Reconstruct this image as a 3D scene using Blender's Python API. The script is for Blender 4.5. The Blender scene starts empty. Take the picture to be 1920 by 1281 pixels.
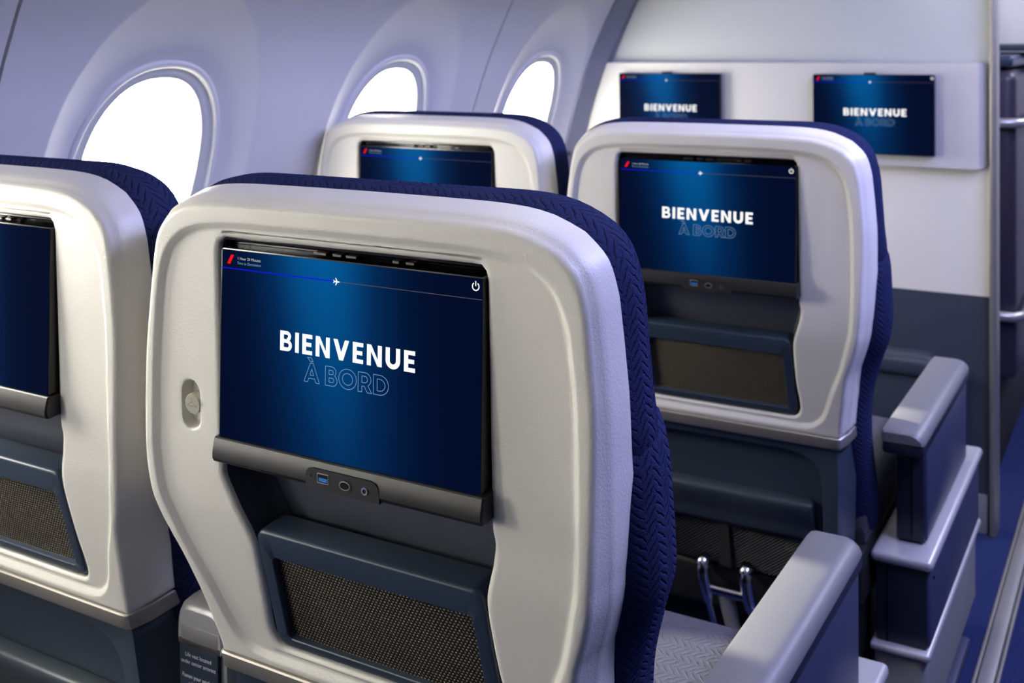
import bpy, bmesh, math, random
from mathutils import Matrix, Vector

# ------------------------------------------------------------------ camera, world, lights, exposure
scene = bpy.context.scene
COL = scene.collection
ZF = 0.925                       # height of the seat-screen origin above the cabin floor
F_PX, CY = 2086.7, 125.5
cam_d = bpy.data.cameras.new('camera')
cam = bpy.data.objects.new('camera', cam_d)
COL.objects.link(cam)
scene.camera = cam
cam_d.sensor_fit = 'HORIZONTAL'
cam_d.sensor_width = 36.0
cam_d.lens = F_PX * 36.0 / 1920.0
cam_d.shift_y = -(640.5 - CY) / 1920.0
cam_d.clip_start = 0.02
YAW, PITCH, ROLL = math.radians(30.23), math.radians(1.24), math.radians(-0.57)
_F = Vector((-math.sin(YAW) * math.cos(PITCH), math.cos(YAW) * math.cos(PITCH), -math.sin(PITCH)))
_R = Vector((math.cos(YAW), math.sin(YAW), 0))
_U = _R.cross(_F)
_R2 = _R * math.cos(ROLL) + _U * math.sin(ROLL)
_U2 = -_R * math.sin(ROLL) + _U * math.cos(ROLL)
CAM = Vector((0.6233, -0.8359, 0.3432 + ZF))
m = Matrix.Identity(4)
for i in range(3):
    m[i][0], m[i][1], m[i][2], m[i][3] = _R2[i], _U2[i], -_F[i], CAM[i]
cam.matrix_world = m
cam_d.dof.use_dof = True
cam_d.dof.focus_distance = 1.03
cam_d.dof.aperture_fstop = 9.0

scene.view_settings.view_transform = 'Standard'
scene.view_settings.look = 'None'
scene.view_settings.gamma = 1.0
scene.view_settings.use_curve_mapping = False
scene.view_settings.exposure = 0.0

def lin(r, g, b):
    def f(c):
        c /= 255.0
        return c / 12.92 if c <= 0.04045 else ((c + 0.055) / 1.055) ** 2.4
    return (f(r), f(g), f(b), 1.0)

world = bpy.data.worlds.new('daylight')
scene.world = world
world.use_nodes = True
_bg = world.node_tree.nodes['Background']
_bg.inputs['Color'].default_value = (1.0, 0.955, 0.86, 1)
_bg.inputs['Strength'].default_value = 33.0

def area_light(name, loc, rot, size, size_y, energy, color):
    d = bpy.data.lights.new(name, 'AREA')
    d.shape = 'RECTANGLE'
    d.size, d.size_y = size, size_y
    d.energy = energy
    d.color = color
    o = bpy.data.objects.new(name, d)
    COL.objects.link(o)
    o.location = loc
    o.rotation_euler = rot
    return o

# low warm sun square to the window side: falls through the windows onto the armrests
sun_d = bpy.data.lights.new('sun', 'SUN')
sun_d.energy = 14.0
sun_d.angle = math.radians(1.5)
sun_d.color = (1.0, 0.95, 0.82)
sun = bpy.data.objects.new('sun', sun_d)
COL.objects.link(sun)
sun.rotation_euler = Vector((1.0, -0.055, -0.40)).to_track_quat('-Z', 'Z').to_euler()
LED = (0.47, 0.49, 1.0)
# mood-light strips along the aisle ceiling and the edge of the luggage bin (real lamps of the cabin)
area_light('aisle_led_strip', (1.15, 0.95, 2.03), (0, math.radians(28), 0), 0.25, 1.8, 48.0, LED)
area_light('bin_led_strip', (-0.10, 1.2, 1.69), (0, math.radians(-12), 0), 0.08, 3.0, 14.0, LED)
area_light('forward_fill', (1.15, 3.1, 2.03), (0, math.radians(20), 0), 0.25, 1.0, 26.0, (0.72, 0.74, 1.0))  # added fill lamp, brightens the dark area beyond the bulkhead

# ------------------------------------------------------------------ helpers
def srgb(r, g, b):
    return lin(r, g, b)

def mat(name, color, rough=0.5, metal=0.0, bump=None, emis=None, spec=0.5):
    mt = bpy.data.materials.new(name)
    mt.use_nodes = True
    nt = mt.node_tree
    b = nt.nodes['Principled BSDF']
    b.inputs['Base Color'].default_value = color
    b.inputs['Roughness'].default_value = rough
    b.inputs['Metallic'].default_value = metal
    b.inputs['Specular IOR Level'].default_value = spec
    if bump:
        scale, dist, strength = bump
        tc = nt.nodes.new('ShaderNodeTexCoord')
        n = nt.nodes.new('ShaderNodeTexNoise')
        n.inputs['Scale'].default_value = scale
        n.inputs['Detail'].default_value = 2.0
        bp = nt.nodes.new('ShaderNodeBump')
        bp.inputs['Distance'].default_value = dist
        bp.inputs['Strength'].default_value = strength
        nt.links.new(tc.outputs['Object'], n.inputs['Vector'])
        nt.links.new(n.outputs['Fac'], bp.inputs['Height'])
        nt.links.new(bp.outputs['Normal'], b.inputs['Normal'])
    if emis:
        b.inputs['Emission Color'].default_value = emis[0]
        b.inputs['Emission Strength'].default_value = emis[1]
    return mt

class NB:
    """tiny node-graph builder for math on scalars"""
    def __init__(self, mt):
        self.nt = mt.node_tree
    def math(self, op, a, b=None, c=None, clamp=False):
        n = self.nt.nodes.new('ShaderNodeMath')
        n.operation = op
        n.use_clamp = clamp
        for i, v in enumerate((a, b, c)):
            if v is None:
                continue
            if isinstance(v, (int, float)):
                n.inputs[i].default_value = v
            else:
                self.nt.links.new(v, n.inputs[i])
        return n.outputs[0]

def fabric(name, dark, light, period, strength, rough=0.9, sub=1.0):
    """woven cloth with a quilted zigzag relief, laid out on the UV map in metres"""
    mt = mat(name, dark, 1.0, spec=0.0)
    nt = mt.node_tree
    nb = NB(mt)
    bs = nt.nodes['Principled BSDF']
    tc = nt.nodes.new('ShaderNodeTexCoord')
    sp = nt.nodes.new('ShaderNodeSeparateXYZ')
    nt.links.new(tc.outputs['UV'], sp.inputs[0])
    u, v = sp.outputs[0], sp.outputs[1]
    # herringbone: columns of width period, strokes slant alternately
    colf = nb.math('DIVIDE', v, period)
    zig = nb.math('PINGPONG', colf, 1.0)
    t = nb.math('ADD', nb.math('DIVIDE', u, period * 0.62), nb.math('MULTIPLY', zig, 1.35))
    fl = nb.math('FLOOR', colf)
    t = nb.math('ADD', t, nb.math('MULTIPLY', fl, 0.5))
    wob = nt.nodes.new('ShaderNodeTexNoise')
    wob.inputs['Scale'].default_value = 130.0
    nt.links.new(tc.outputs['Object'], wob.inputs['Vector'])
    t = nb.math('ADD', t, nb.math('MULTIPLY', wob.outputs['Fac'], 0.7))
    st = nb.math('PINGPONG', t, 0.5)
    st = nb.math('MULTIPLY', st, 2.0)
    groove = nb.math('POWER', nb.math('SUBTRACT', 1.0, st), 4.5)
    edge = nb.math('PINGPONG', colf, 0.5)
    edge = nb.math('MULTIPLY', edge, 2.0)
    keep = nb.math('POWER', edge, 0.45)
    groove = nb.math('MULTIPLY', groove, keep)
    wv = nt.nodes.new('ShaderNodeTexNoise')
    wv.inputs['Scale'].default_value = 1100.0
    wv.inputs['Detail'].default_value = 1.0
    nt.links.new(tc.outputs['Object'], wv.inputs['Vector'])
    h = nb.math('SUBTRACT', nb.math('MULTIPLY', wv.outputs['Fac'], 0.30 * sub), groove)
    bp = nt.nodes.new('ShaderNodeBump')
    bp.inputs['Distance'].default_value = 0.0035
    bp.inputs['Strength'].default_value = strength
    nt.links.new(h, bp.inputs['Height'])
    nt.links.new(bp.outputs['Normal'], bs.inputs['Normal'])
    mx = nt.nodes.new('ShaderNodeMix')
    mx.data_type = 'RGBA'
    mx.inputs['A'].default_value = dark
    mx.inputs['B'].default_value = light
    nt.links.new(wv.outputs['Fac'], mx.inputs['Factor'])
    nt.links.new(mx.outputs['Result'], bs.inputs['Base Color'])
    bs.inputs['Sheen Weight'].default_value = 0.0
    return mt

def link(o, parent=None):
    COL.objects.link(o)
    if parent is not None:
        o.parent = parent
    return o

def mesh_obj(name, verts, faces, material, parent=None, smooth=True, uvs=None, angle=40):
    me = bpy.data.meshes.new(name)
    me.from_pydata([tuple(v) for v in verts], [], faces)
    if uvs is not None:
        ul = me.uv_layers.new(name='UVMap')
        for p in me.polygons:
            for li in p.loop_indices:
                ul.data[li].uv = uvs[me.loops[li].vertex_index]
    me.materials.append(material)
    if smooth:
        me.polygons.foreach_set('use_smooth', [True] * len(me.polygons))
        if angle:
            me.set_sharp_from_angle(angle=math.radians(angle))
    me.update()
    return link(bpy.data.objects.new(name, me), parent)

def bm_obj(name, bm, material, parent=None, smooth=True, angle=40):
    bmesh.ops.recalc_face_normals(bm, faces=bm.faces[:])
    me = bpy.data.meshes.new(name)
    bm.to_mesh(me)
    bm.free()
    me.materials.append(material)
    if smooth:
        me.polygons.foreach_set('use_smooth', [True] * len(me.polygons))
        if angle:
            me.set_sharp_from_angle(angle=math.radians(angle))
    return link(bpy.data.objects.new(name, me), parent)

def add_rbox(bm, cx, cy, cz, sx, sy, sz, r=0.004, seg=2, mtx=None):
    ret = bmesh.ops.create_cube(bm, size=1.0)
    vs = ret['verts']
    bmesh.ops.scale(bm, vec=(sx, sy, sz), verts=vs)
    if r > 0:
        es = list({e for v in vs for e in v.link_edges})
        out = bmesh.ops.bevel(bm, geom=es, offset=min(r, 0.49 * min(sx, sy, sz)), segments=seg, profile=0.5, affect='EDGES')
        vs = list({v for f in out['faces'] for v in f.verts} | {v for v in vs if v.is_valid})
    if mtx is not None:
        bmesh.ops.transform(bm, matrix=mtx, verts=vs)
    bmesh.ops.translate(bm, vec=(cx, cy, cz), verts=vs)
    return vs

def rbox(name, c, s, material, parent=None, r=0.004, seg=2, mtx=None):
    bm = bmesh.new()
    add_rbox(bm, *c, *s, r=r, seg=seg, mtx=mtx)
    return bm_obj(name, bm, material, parent)

def tube_data(path, rad, n=10, closed=False):
    """verts, faces of a round tube along 3D points; rad number or list"""
    P = [Vector(p) for p in path]
    k = len(P)
    vs, fs = [], []
    up = Vector((0, 0, 1))
    for i in range(k):
        a = P[(i - 1) % k] if (closed or i > 0) else P[i]
        b = P[(i + 1) % k] if (closed or i < k - 1) else P[i]
        t = (b - a).normalized()
        ref = up if abs(t.dot(up)) < 0.9 else Vector((1, 0, 0))
        s = t.cross(ref).normalized()
        w = s.cross(t)
        rr = rad[i] if isinstance(rad, (list, tuple)) else rad
        for j in range(n):
            an = 2 * math.pi * j / n
            vs.append(P[i] + s * (rr * math.cos(an)) + w * (rr * math.sin(an)))
    for i in range(k if closed else k - 1):
        i2 = (i + 1) % k
        for j in range(n):
            j2 = (j + 1) % n
            fs.append((i * n + j, i * n + j2, i2 * n + j2, i2 * n + j))
    if not closed:
        fs.append(tuple(range(n - 1, -1, -1)))
        fs.append(tuple((k - 1) * n + j for j in range(n)))
    return vs, fs

def tube(name, path, rad, material, parent=None, n=10, closed=False):
    vs, fs = tube_data(path, rad, n, closed)
    return mesh_obj(name, vs, fs, material, parent, angle=50)

def bridge(loops, closed=True):
    """quads between consecutive loops of equal length"""
    n = len(loops[0])
    vs = [p for l in loops for p in l]
    fs = []
    for i in range(len(loops) - 1):
        for j in range(n if closed else n - 1):
            j2 = (j + 1) % n
            fs.append((i * n + j, (i + 1) * n + j, (i + 1) * n + j2, i * n + j2))
    return vs, fs

def catmull(pts, k=8):
    out = []
    n = len(pts)
    for i in range(n - 1):
        p0 = pts[max(i - 1, 0)]; p1 = pts[i]; p2 = pts[i + 1]; p3 = pts[min(i + 2, n - 1)]
        for j in range(k):
            t = j / k
            t2, t3 = t * t, t * t * t
            out.append(tuple(0.5 * ((2 * b) + (-a + c) * t + (2 * a - 5 * b + 4 * c - d) * t2 + (-a + 3 * b - 3 * c + d) * t3)
                             for a, b, c, d in zip(p0, p1, p2, p3)))
    out.append(tuple(pts[-1]))
    return out

def resample(poly, n):
    """n+1 points evenly spaced along an open polyline"""
    L = [0.0]
    for a, b in zip(poly, poly[1:]):
        L.append(L[-1] + math.hypot(b[0] - a[0], b[1] - a[1]))
    out = []
    j = 0
    for i in range(n + 1):
        d = L[-1] * i / n
        while j < len(poly) - 2 and L[j + 1] < d:
            j += 1
        t = 0 if L[j + 1] == L[j] else (d - L[j]) / (L[j + 1] - L[j])
        t = min(max(t, 0), 1)
        out.append((poly[j][0] + (poly[j + 1][0] - poly[j][0]) * t, poly[j][1] + (poly[j + 1][1] - poly[j][1]) * t))
    return out

def interp(tab, x):
    """smooth interpolation in a table sorted by rising x"""
    if x <= tab[0][0]:
        return tab[0][1]
    for (x0, y0), (x1, y1) in zip(tab, tab[1:]):
        if x <= x1:
            t = (x - x0) / (x1 - x0)
            return y0 + (y1 - y0) * t
    return tab[-1][1]

def empty(name, loc=(0, 0, 0), parent=None):
    o = bpy.data.objects.new(name, None)
    o.empty_display_size = 0.05
    link(o, parent)
    o.location = loc
    return o

def tag(o, label=None, cat=None, group=None, kind=None):
    if label: o['label'] = label
    if cat: o['category'] = cat
    if group: o['group'] = group
    if kind: o['kind'] = kind
    return o

def copy_tree(o, parent=None):
    c = o.copy()
    COL.objects.link(c)
    c.parent = parent
    for ch in list(o.children):
        copy_tree(ch, c)
    return c

def text_mesh(body, size, align='LEFT', space=1.0, offset=0.0):
    cu = bpy.data.curves.new('lettering', 'FONT')
    cu.body = body
    cu.size = size
    cu.align_x = align
    cu.space_line = space
    cu.offset = offset
    cu.resolution_u = 3
    o = bpy.data.objects.new('lettering', cu)
    me = bpy.data.meshes.new_from_object(o)
    bpy.data.objects.remove(o)
    bpy.data.curves.remove(cu)
    return me

# ------------------------------------------------------------------ materials
M = {}
M['shell'] = mat('shell_plastic', srgb(226, 223, 214), 0.42, bump=(430, 0.0010, 0.35))
M['silver'] = mat('satin_silver', srgb(176, 173, 166), 0.34, 0.55)
M['strip'] = mat('warm_silver_strip', srgb(168, 163, 152), 0.36, 0.5)
M['navy'] = mat('navy_plastic', srgb(47, 60, 77), 0.36)
M['recess'] = mat('recess_navy', srgb(66, 72, 84), 0.5, bump=(900, 0.0004, 0.15))
M['lower'] = mat('lower_navy', srgb(56, 68, 82), 0.42)
M['leather'] = mat('pocket_leather', srgb(58, 66, 74), 0.38, bump=(220, 0.0006, 0.2))
M['black'] = mat('black_plastic', srgb(30, 30, 31), 0.45)
M['bar'] = mat('bar_plastic', srgb(34, 33, 31), 0.36, bump=(1400, 0.0003, 0.3))
M['gloss_black'] = mat('gloss_black', srgb(12, 13, 16), 0.15)
M['void'] = mat('under_seat_black', srgb(16, 17, 20), 0.7)
M['chrome'] = mat('chrome', srgb(215, 215, 220), 0.16, 1.0)
M['wallw'] = mat('wall_panel_white', srgb(226, 225, 224), 0.5, bump=(500, 0.0005, 0.1))
M['wallwarm'] = mat('bulkhead_white', srgb(220, 217, 206), 0.5, bump=(500, 0.0005, 0.08))
M['bulkpanel'] = mat('bulkhead_monitor_panel', srgb(192, 191, 188), 0.5, bump=(500, 0.0005, 0.08))
M['bulkupper'] = mat('bulkhead_pale_grey', srgb(180, 183, 182), 0.55, bump=(500, 0.0005, 0.08))
M['bulkdark'] = mat('bulkhead_navy', srgb(50, 58, 72), 0.55, bump=(700, 0.0005, 0.15))
M['trimgrey'] = mat('trim_lavender_grey', srgb(120, 122, 140), 0.45)
M['post'] = mat('bulkhead_post_metal', srgb(160, 156, 148), 0.38, 0.6)
M['rubber'] = mat('window_seal', srgb(215, 217, 210), 0.5)
M['navyfab'] = fabric('navy_quilted_cloth', srgb(14, 20, 48), srgb(62, 70, 112), 0.0150, 0.9)
M['seatfab'] = fabric('grey_chevron_cloth', srgb(58, 58, 66), srgb(100, 100, 108), 0.016, 0.35)
M['armtop'] = mat('armrest_pad', srgb(112, 112, 112), 0.4, bump=(900, 0.0004, 0.15))
M['armside'] = mat('armrest_side_navy', srgb(52, 58, 84), 0.42)
M['armend'] = mat('armrest_end_navy', srgb(24, 30, 44), 0.4)
M['cap'] = mat('console_cap_silver', srgb(186, 186, 184), 0.36, 0.35)
M['greypaint'] = mat('console_grey_paint', srgb(128, 128, 128), 0.5)
M['placard'] = mat('placard_navy', srgb(24, 38, 56), 0.45)
M['print'] = mat('white_print', srgb(225, 230, 235), 0.6)
M['cabinet'] = mat('cabinet_dark', srgb(48, 42, 56), 0.4)
M['hook'] = mat('hook_champagne', srgb(196, 194, 176), 0.35, 0.35)
M['usb'] = mat('usb_blue', srgb(30, 120, 200), 0.4)

def carpet_mat():
    mt = mat('blue_carpet', srgb(30, 42, 84), 0.95, spec=0.1)
    nt = mt.node_tree
    bs = nt.nodes['Principled BSDF']
    tc = nt.nodes.new('ShaderNodeTexCoord')
    n = nt.nodes.new('ShaderNodeTexNoise')
    n.inputs['Scale'].default_value = 260
    n.inputs['Detail'].default_value = 3
    nt.links.new(tc.outputs['Object'], n.inputs['Vector'])
    r = nt.nodes.new('ShaderNodeValToRGB')
    r.color_ramp.elements[0].position = 0.3
    r.color_ramp.elements[0].color = srgb(16, 24, 62)
    r.color_ramp.elements[1].position = 0.75
    r.color_ramp.elements[1].color = srgb(52, 66, 112)
    nt.links.new(n.outputs['Fac'], r.inputs[0])
    nt.links.new(r.outputs[0], bs.inputs['Base Color'])
    bp = nt.nodes.new('ShaderNodeBump')
    bp.inputs['Distance'].default_value = 0.004
    nt.links.new(n.outputs['Fac'], bp.inputs['Height'])
    nt.links.new(bp.outputs['Normal'], bs.inputs['Normal'])
    return mt
M['carpet'] = carpet_mat()

def mesh_cloth_mat():
    """bronze dotted weave of the seat-back pocket, staggered beads in rows"""
    mt = mat('bronze_mesh', srgb(40, 34, 28), 0.55, 0.2)
    nt = mt.node_tree
    nb = NB(mt)
    bs = nt.nodes['Principled BSDF']
    tc = nt.nodes.new('ShaderNodeTexCoord')
    sp = nt.nodes.new('ShaderNodeSeparateXYZ')
    nt.links.new(tc.outputs['UV'], sp.inputs[0])
    p = 0.0042
    v = nb.math('DIVIDE', sp.outputs[1], p * 0.8)
    row = nb.math('FLOOR', v)
    u = nb.math('ADD', nb.math('DIVIDE', sp.outputs[0], p), nb.math('MULTIPLY', nb.math('MODULO', nb.math('ABSOLUTE', row), 2.0), 0.5))
    du = nb.math('SUBTRACT', nb.math('FRACT', u), 0.5)
    dv = nb.math('SUBTRACT', nb.math('FRACT', v), 0.5)
    d = nb.math('SQRT', nb.math('ADD', nb.math('POWER', du, 2.0), nb.math('POWER', dv, 2.0)))
    hgt = nb.math('SUBTRACT', 1.0, nb.math('MULTIPLY', d, 2.2), clamp=True)
    r = nt.nodes.new('ShaderNodeValToRGB')
    r.color_ramp.elements[0].position = 0.12
    r.color_ramp.elements[0].color = srgb(14, 13, 12)
    r.color_ramp.elements[1].position = 0.6
    r.color_ramp.elements[1].color = srgb(140, 126, 98)
    nt.links.new(hgt, r.inputs[0])
    nt.links.new(r.outputs[0], bs.inputs['Base Color'])
    bp = nt.nodes.new('ShaderNodeBump')
    bp.inputs['Distance'].default_value = 0.0015
    bp.inputs['Strength'].default_value = 0.8
    nt.links.new(hgt, bp.inputs['Height'])
    nt.links.new(bp.outputs['Normal'], bs.inputs['Normal'])
    return mt
M['mesh'] = mesh_cloth_mat()

def screen_mat():
    """the lit display: deep navy with a soft blue column; UV 0..1 across the glass"""
    mt = bpy.data.materials.new('display_glow')
    mt.use_nodes = True
    nt = mt.node_tree
    nb = NB(mt)
    bs = nt.nodes['Principled BSDF']
    bs.inputs['Base Color'].default_value = (0.002, 0.002, 0.003, 1)
    bs.inputs['Roughness'].default_value = 0.25
    bs.inputs['Specular IOR Level'].default_value = 0.0
    tc = nt.nodes.new('ShaderNodeTexCoord')
    sp = nt.nodes.new('ShaderNodeSeparateXYZ')
    nt.links.new(tc.outputs['UV'], sp.inputs[0])
    u, v = sp.outputs[0], sp.outputs[1]
    c = nb.math('ADD', 0.50, nb.math('MULTIPLY', v, -0.09))
    d = nb.math('DIVIDE', nb.math('SUBTRACT', u, c), 0.175)
    g = nb.math('EXPONENT', nb.math('MULTIPLY', nb.math('POWER', nb.math('ABSOLUTE', d), 2.0), -0.75))
    fall = nb.math('ADD', 0.38, nb.math('MULTIPLY', nb.math('POWER', v, 1.2), 0.62))
    g = nb.math('MULTIPLY', g, fall)
    # faint vertical streaks
    n = nt.nodes.new('ShaderNodeTexNoise')
    n.noise_dimensions = '1D'
    n.inputs['Scale'].default_value = 9.0
    nt.links.new(u, n.inputs['W'])
    g = nb.math('MULTIPLY', g, nb.math('ADD', 0.9, nb.math('MULTIPLY', n.outputs['Fac'], 0.2)))
    r = nt.nodes.new('ShaderNodeValToRGB')
    e = r.color_ramp.elements
    e[0].position, e[0].color = 0.0, srgb(0, 9, 38)
    e[1].position, e[1].color = 1.0, srgb(0, 88, 152)
    k = e.new(0.35)
    k.color = srgb(0, 42, 88)
    nt.links.new(g, r.inputs[0])
    nt.links.new(r.outputs[0], bs.inputs['Emission Color'])
    bs.inputs['Emission Strength'].default_value = 1.0
    return mt
M['display'] = screen_mat()
M['white_px'] = mat('display_white', (0, 0, 0, 1), 0.5, spec=0.0, emis=((1, 1, 1, 1), 1.1))
M['grey_px'] = mat('display_outline', (0, 0, 0, 1), 0.5, spec=0.0, emis=(srgb(112, 150, 190), 1.0))
M['small_px'] = mat('display_small_print', (0, 0, 0, 1), 0.5, spec=0.0, emis=(srgb(190, 195, 205), 1.0))
M['red_px'] = mat('display_red', (0, 0, 0, 1), 0.5, spec=0.0, emis=(srgb(250, 20, 25), 1.0))
M['blue_px'] = mat('display_blue', (0, 0, 0, 1), 0.5, spec=0.0, emis=(srgb(22, 20, 220), 1.0))
M['line_px'] = mat('display_line', (0, 0, 0, 1), 0.5, spec=0.0, emis=(srgb(82, 78, 92), 1.0))

def pane_mat():
    mt = bpy.data.materials.new('window_pane')
    mt.use_nodes = True
    nt = mt.node_tree
    nt.nodes.remove(nt.nodes['Principled BSDF'])
    out = nt.nodes['Material Output']
    t = nt.nodes.new('ShaderNodeBsdfTransparent')
    t.inputs[0].default_value = (0.96, 0.97, 0.96, 1)
    g = nt.nodes.new('ShaderNodeBsdfGlossy')
    g.inputs['Roughness'].default_value = 0.05
    mx = nt.nodes.new('ShaderNodeMixShader')
    mx.inputs[0].default_value = 0.05
    nt.links.new(t.outputs[0], mx.inputs[1])
    nt.links.new(g.outputs[0], mx.inputs[2])
    nt.links.new(mx.outputs[0], out.inputs[0])
    return mt
M['pane'] = pane_mat()

# ------------------------------------------------------------------ the cabin shell
WCX, WCZ, WR = 0.686, -0.350, 1.655
def wall_pt(y, s, d=0.0):
    a = s / WR
    return Vector((WCX - (WR + d) * math.cos(a), y, WCZ + ZF + (WR + d) * math.sin(a)))
def wall_x(z):                     # z above floor
    return WCX - math.sqrt(max(WR * WR - (z - ZF - WCZ) ** 2, 0))

FLOOR = rbox('floor', (0.6, 0.6, -0.02), (3.6, 7.4, 0.04), M['carpet'], None, r=0)
tag(FLOOR, 'dark blue carpet of the cabin floor', 'floor', kind='structure')
CEIL = bpy.data.objects.new('ceiling', None)
bm = bmesh.new()
add_rbox(bm, 1.13, 0.3, 2.16, 1.90, 7.0, 0.04, r=0)
add_rbox(bm, -0.34, 0.3, 1.66, 0.66, 7.0, 0.04, r=0.015)
add_rbox(bm, 0.10, 0.3, 1.92, 0.24, 7.0, 0.50, r=0.06)
CEIL = tag(bm_obj('ceiling', bm, M['wallw']), 'white cabin ceiling and luggage bin above', 'ceiling', kind='structure')
tag(rbox('wall_right', (2.02, 0.3, 1.08), (0.04, 7.0, 2.2), M['bulkdark'], None, r=0), 'unseen dark wall closing the far side of the cabin', 'wall', kind='structure')  # unseen; navy stands in for dark seats and cuts bounced light
tag(rbox('wall_back', (0.6, -2.62, 1.08), (3.6, 0.04, 2.2), M['bulkdark'], None, r=0), 'unseen dark wall closing the rear of the cabin', 'wall', kind='structure')  # unseen, kept dark so less light bounces back from the rear
tag(rbox('wall_forward', (0.6, 3.80, 1.08), (3.6, 0.04, 2.3), M['wallw'], None, r=0), 'pale wall far ahead beyond the bulkhead', 'wall', kind='structure')

# left wall: panels of two windows each, scooped around every window
PITCH_W, SEAM0, YW0 = 0.683, 0.187, 0.5285
S_LO, S_HI = -0.60, 1.22
wall_root = empty('wall_left')
tag(wall_root, 'curved white sidewall with a row of oval windows', 'wall', kind='structure')
def scoop_pt(yw, an):
    return yw + 0.235 * math.cos(an), 0.50 + 0.335 * math.sin(an)
def sup(a, b, an, e):
    c, s = math.cos(an), math.sin(an)
    return a * math.copysign(abs(c) ** (2 / e), c), b * math.copysign(abs(s) ** (2 / e), s)
def frame_pt(yw, an, k=0.0):
    x, y = sup(0.166 + k, 0.212 + k, an, 2.25)
    return yw + x - 0.006, 0.464 + y
def cell(yw, y0, y1):
    """rings from the window frame to the edges of its half panel"""
    N = 120
    ang = [2 * math.pi * i / N for i in range(N)]
    cyc, csc = yw, 0.50
    for yy in (y0, y1):
        for ss in (S_LO, S_HI):
            ang.append(math.atan2(ss - csc, yy - cyc) % (2 * math.pi))
    ang = sorted(set(ang))
    loops = []
    FD = 0.020
    for t in (0, 0.15, 0.35, 0.55, 0.75, 0.9, 0.965, 1.0):
        d = FD * (1 - t)
        if t == 0.965: d = FD * 0.025
        loops.append([])
        for an in ang:
            a = frame_pt(yw, an); b = scoop_pt(yw, an)
            loops[-1].append(wall_pt(a[0] + (b[0] - a[0]) * t, a[1] + (b[1] - a[1]) * t, d))
    rect = []
    for an in ang:
        c, s = math.cos(an), math.sin(an)
        k = 1e9
        if abs(c) > 1e-9: k = min(k, ((y1 if c > 0 else y0) - cyc) / c)
        if abs(s) > 1e-9: k = min(k, ((S_HI if s > 0 else S_LO) - csc) / s)
        rect.append((cyc + c * k, csc + s * k))
    for t in (0.04, 0.25, 0.5, 0.75, 1.0):
        loops.append([])
        for an, q in zip(ang, rect):
            b = scoop_pt(yw, an)
            loops[-1].append(wall_pt(b[0] + (q[0] - b[0]) * t, b[1] + (q[1] - b[1]) * t, 0))
    return bridge(loops)
win_n = 0
WINDOWS = []
for j in range(-2, 3):
    ya = SEAM0 + 2 * PITCH_W * j
    yb = ya + 2 * PITCH_W
    ym = ya + PITCH_W
    V, Fc = [], []
    for yw, y0, y1 in ((ya + PITCH_W / 2, ya + 0.003, ym), (ym + PITCH_W / 2, ym, yb - 0.003)):
        vs, fs = cell(yw, y0, y1)
        o = len(V)
        V += vs
        Fc += [tuple(i + o for i in f) for f in fs]
        WINDOWS.append(yw)
    # folded panel edges at the seams
    for yy in (ya + 0.003, yb - 0.003):
        ks = [S_LO + (S_HI - S_LO) * i / 24 for i in range(25)]
        o = len(V)
        V += [wall_pt(yy, s, 0) for s in ks] + [wall_pt(yy, s, 0.02) for s in ks]
        Fc += [(o + i, o + i + 1, o + 26 + i, o + 25 + i) for i in range(24)]
    mesh_obj('wall_panel', V, Fc, M['wallw'], wall_root, angle=60)
    # backing strip behind the seam
    ks = [S_LO + (S_HI - S_LO) * i / 24 for i in range(25)]
    V = [wall_pt(ya - 0.02, s, 0.012) for s in ks] + [wall_pt(ya + 0.02, s, 0.012) for s in ks]
    mesh_obj('seam_strip', V, [(i, i + 1, 26 + i, 25 + i) for i in range(24)], M['trimgrey'], wall_root)

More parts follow.
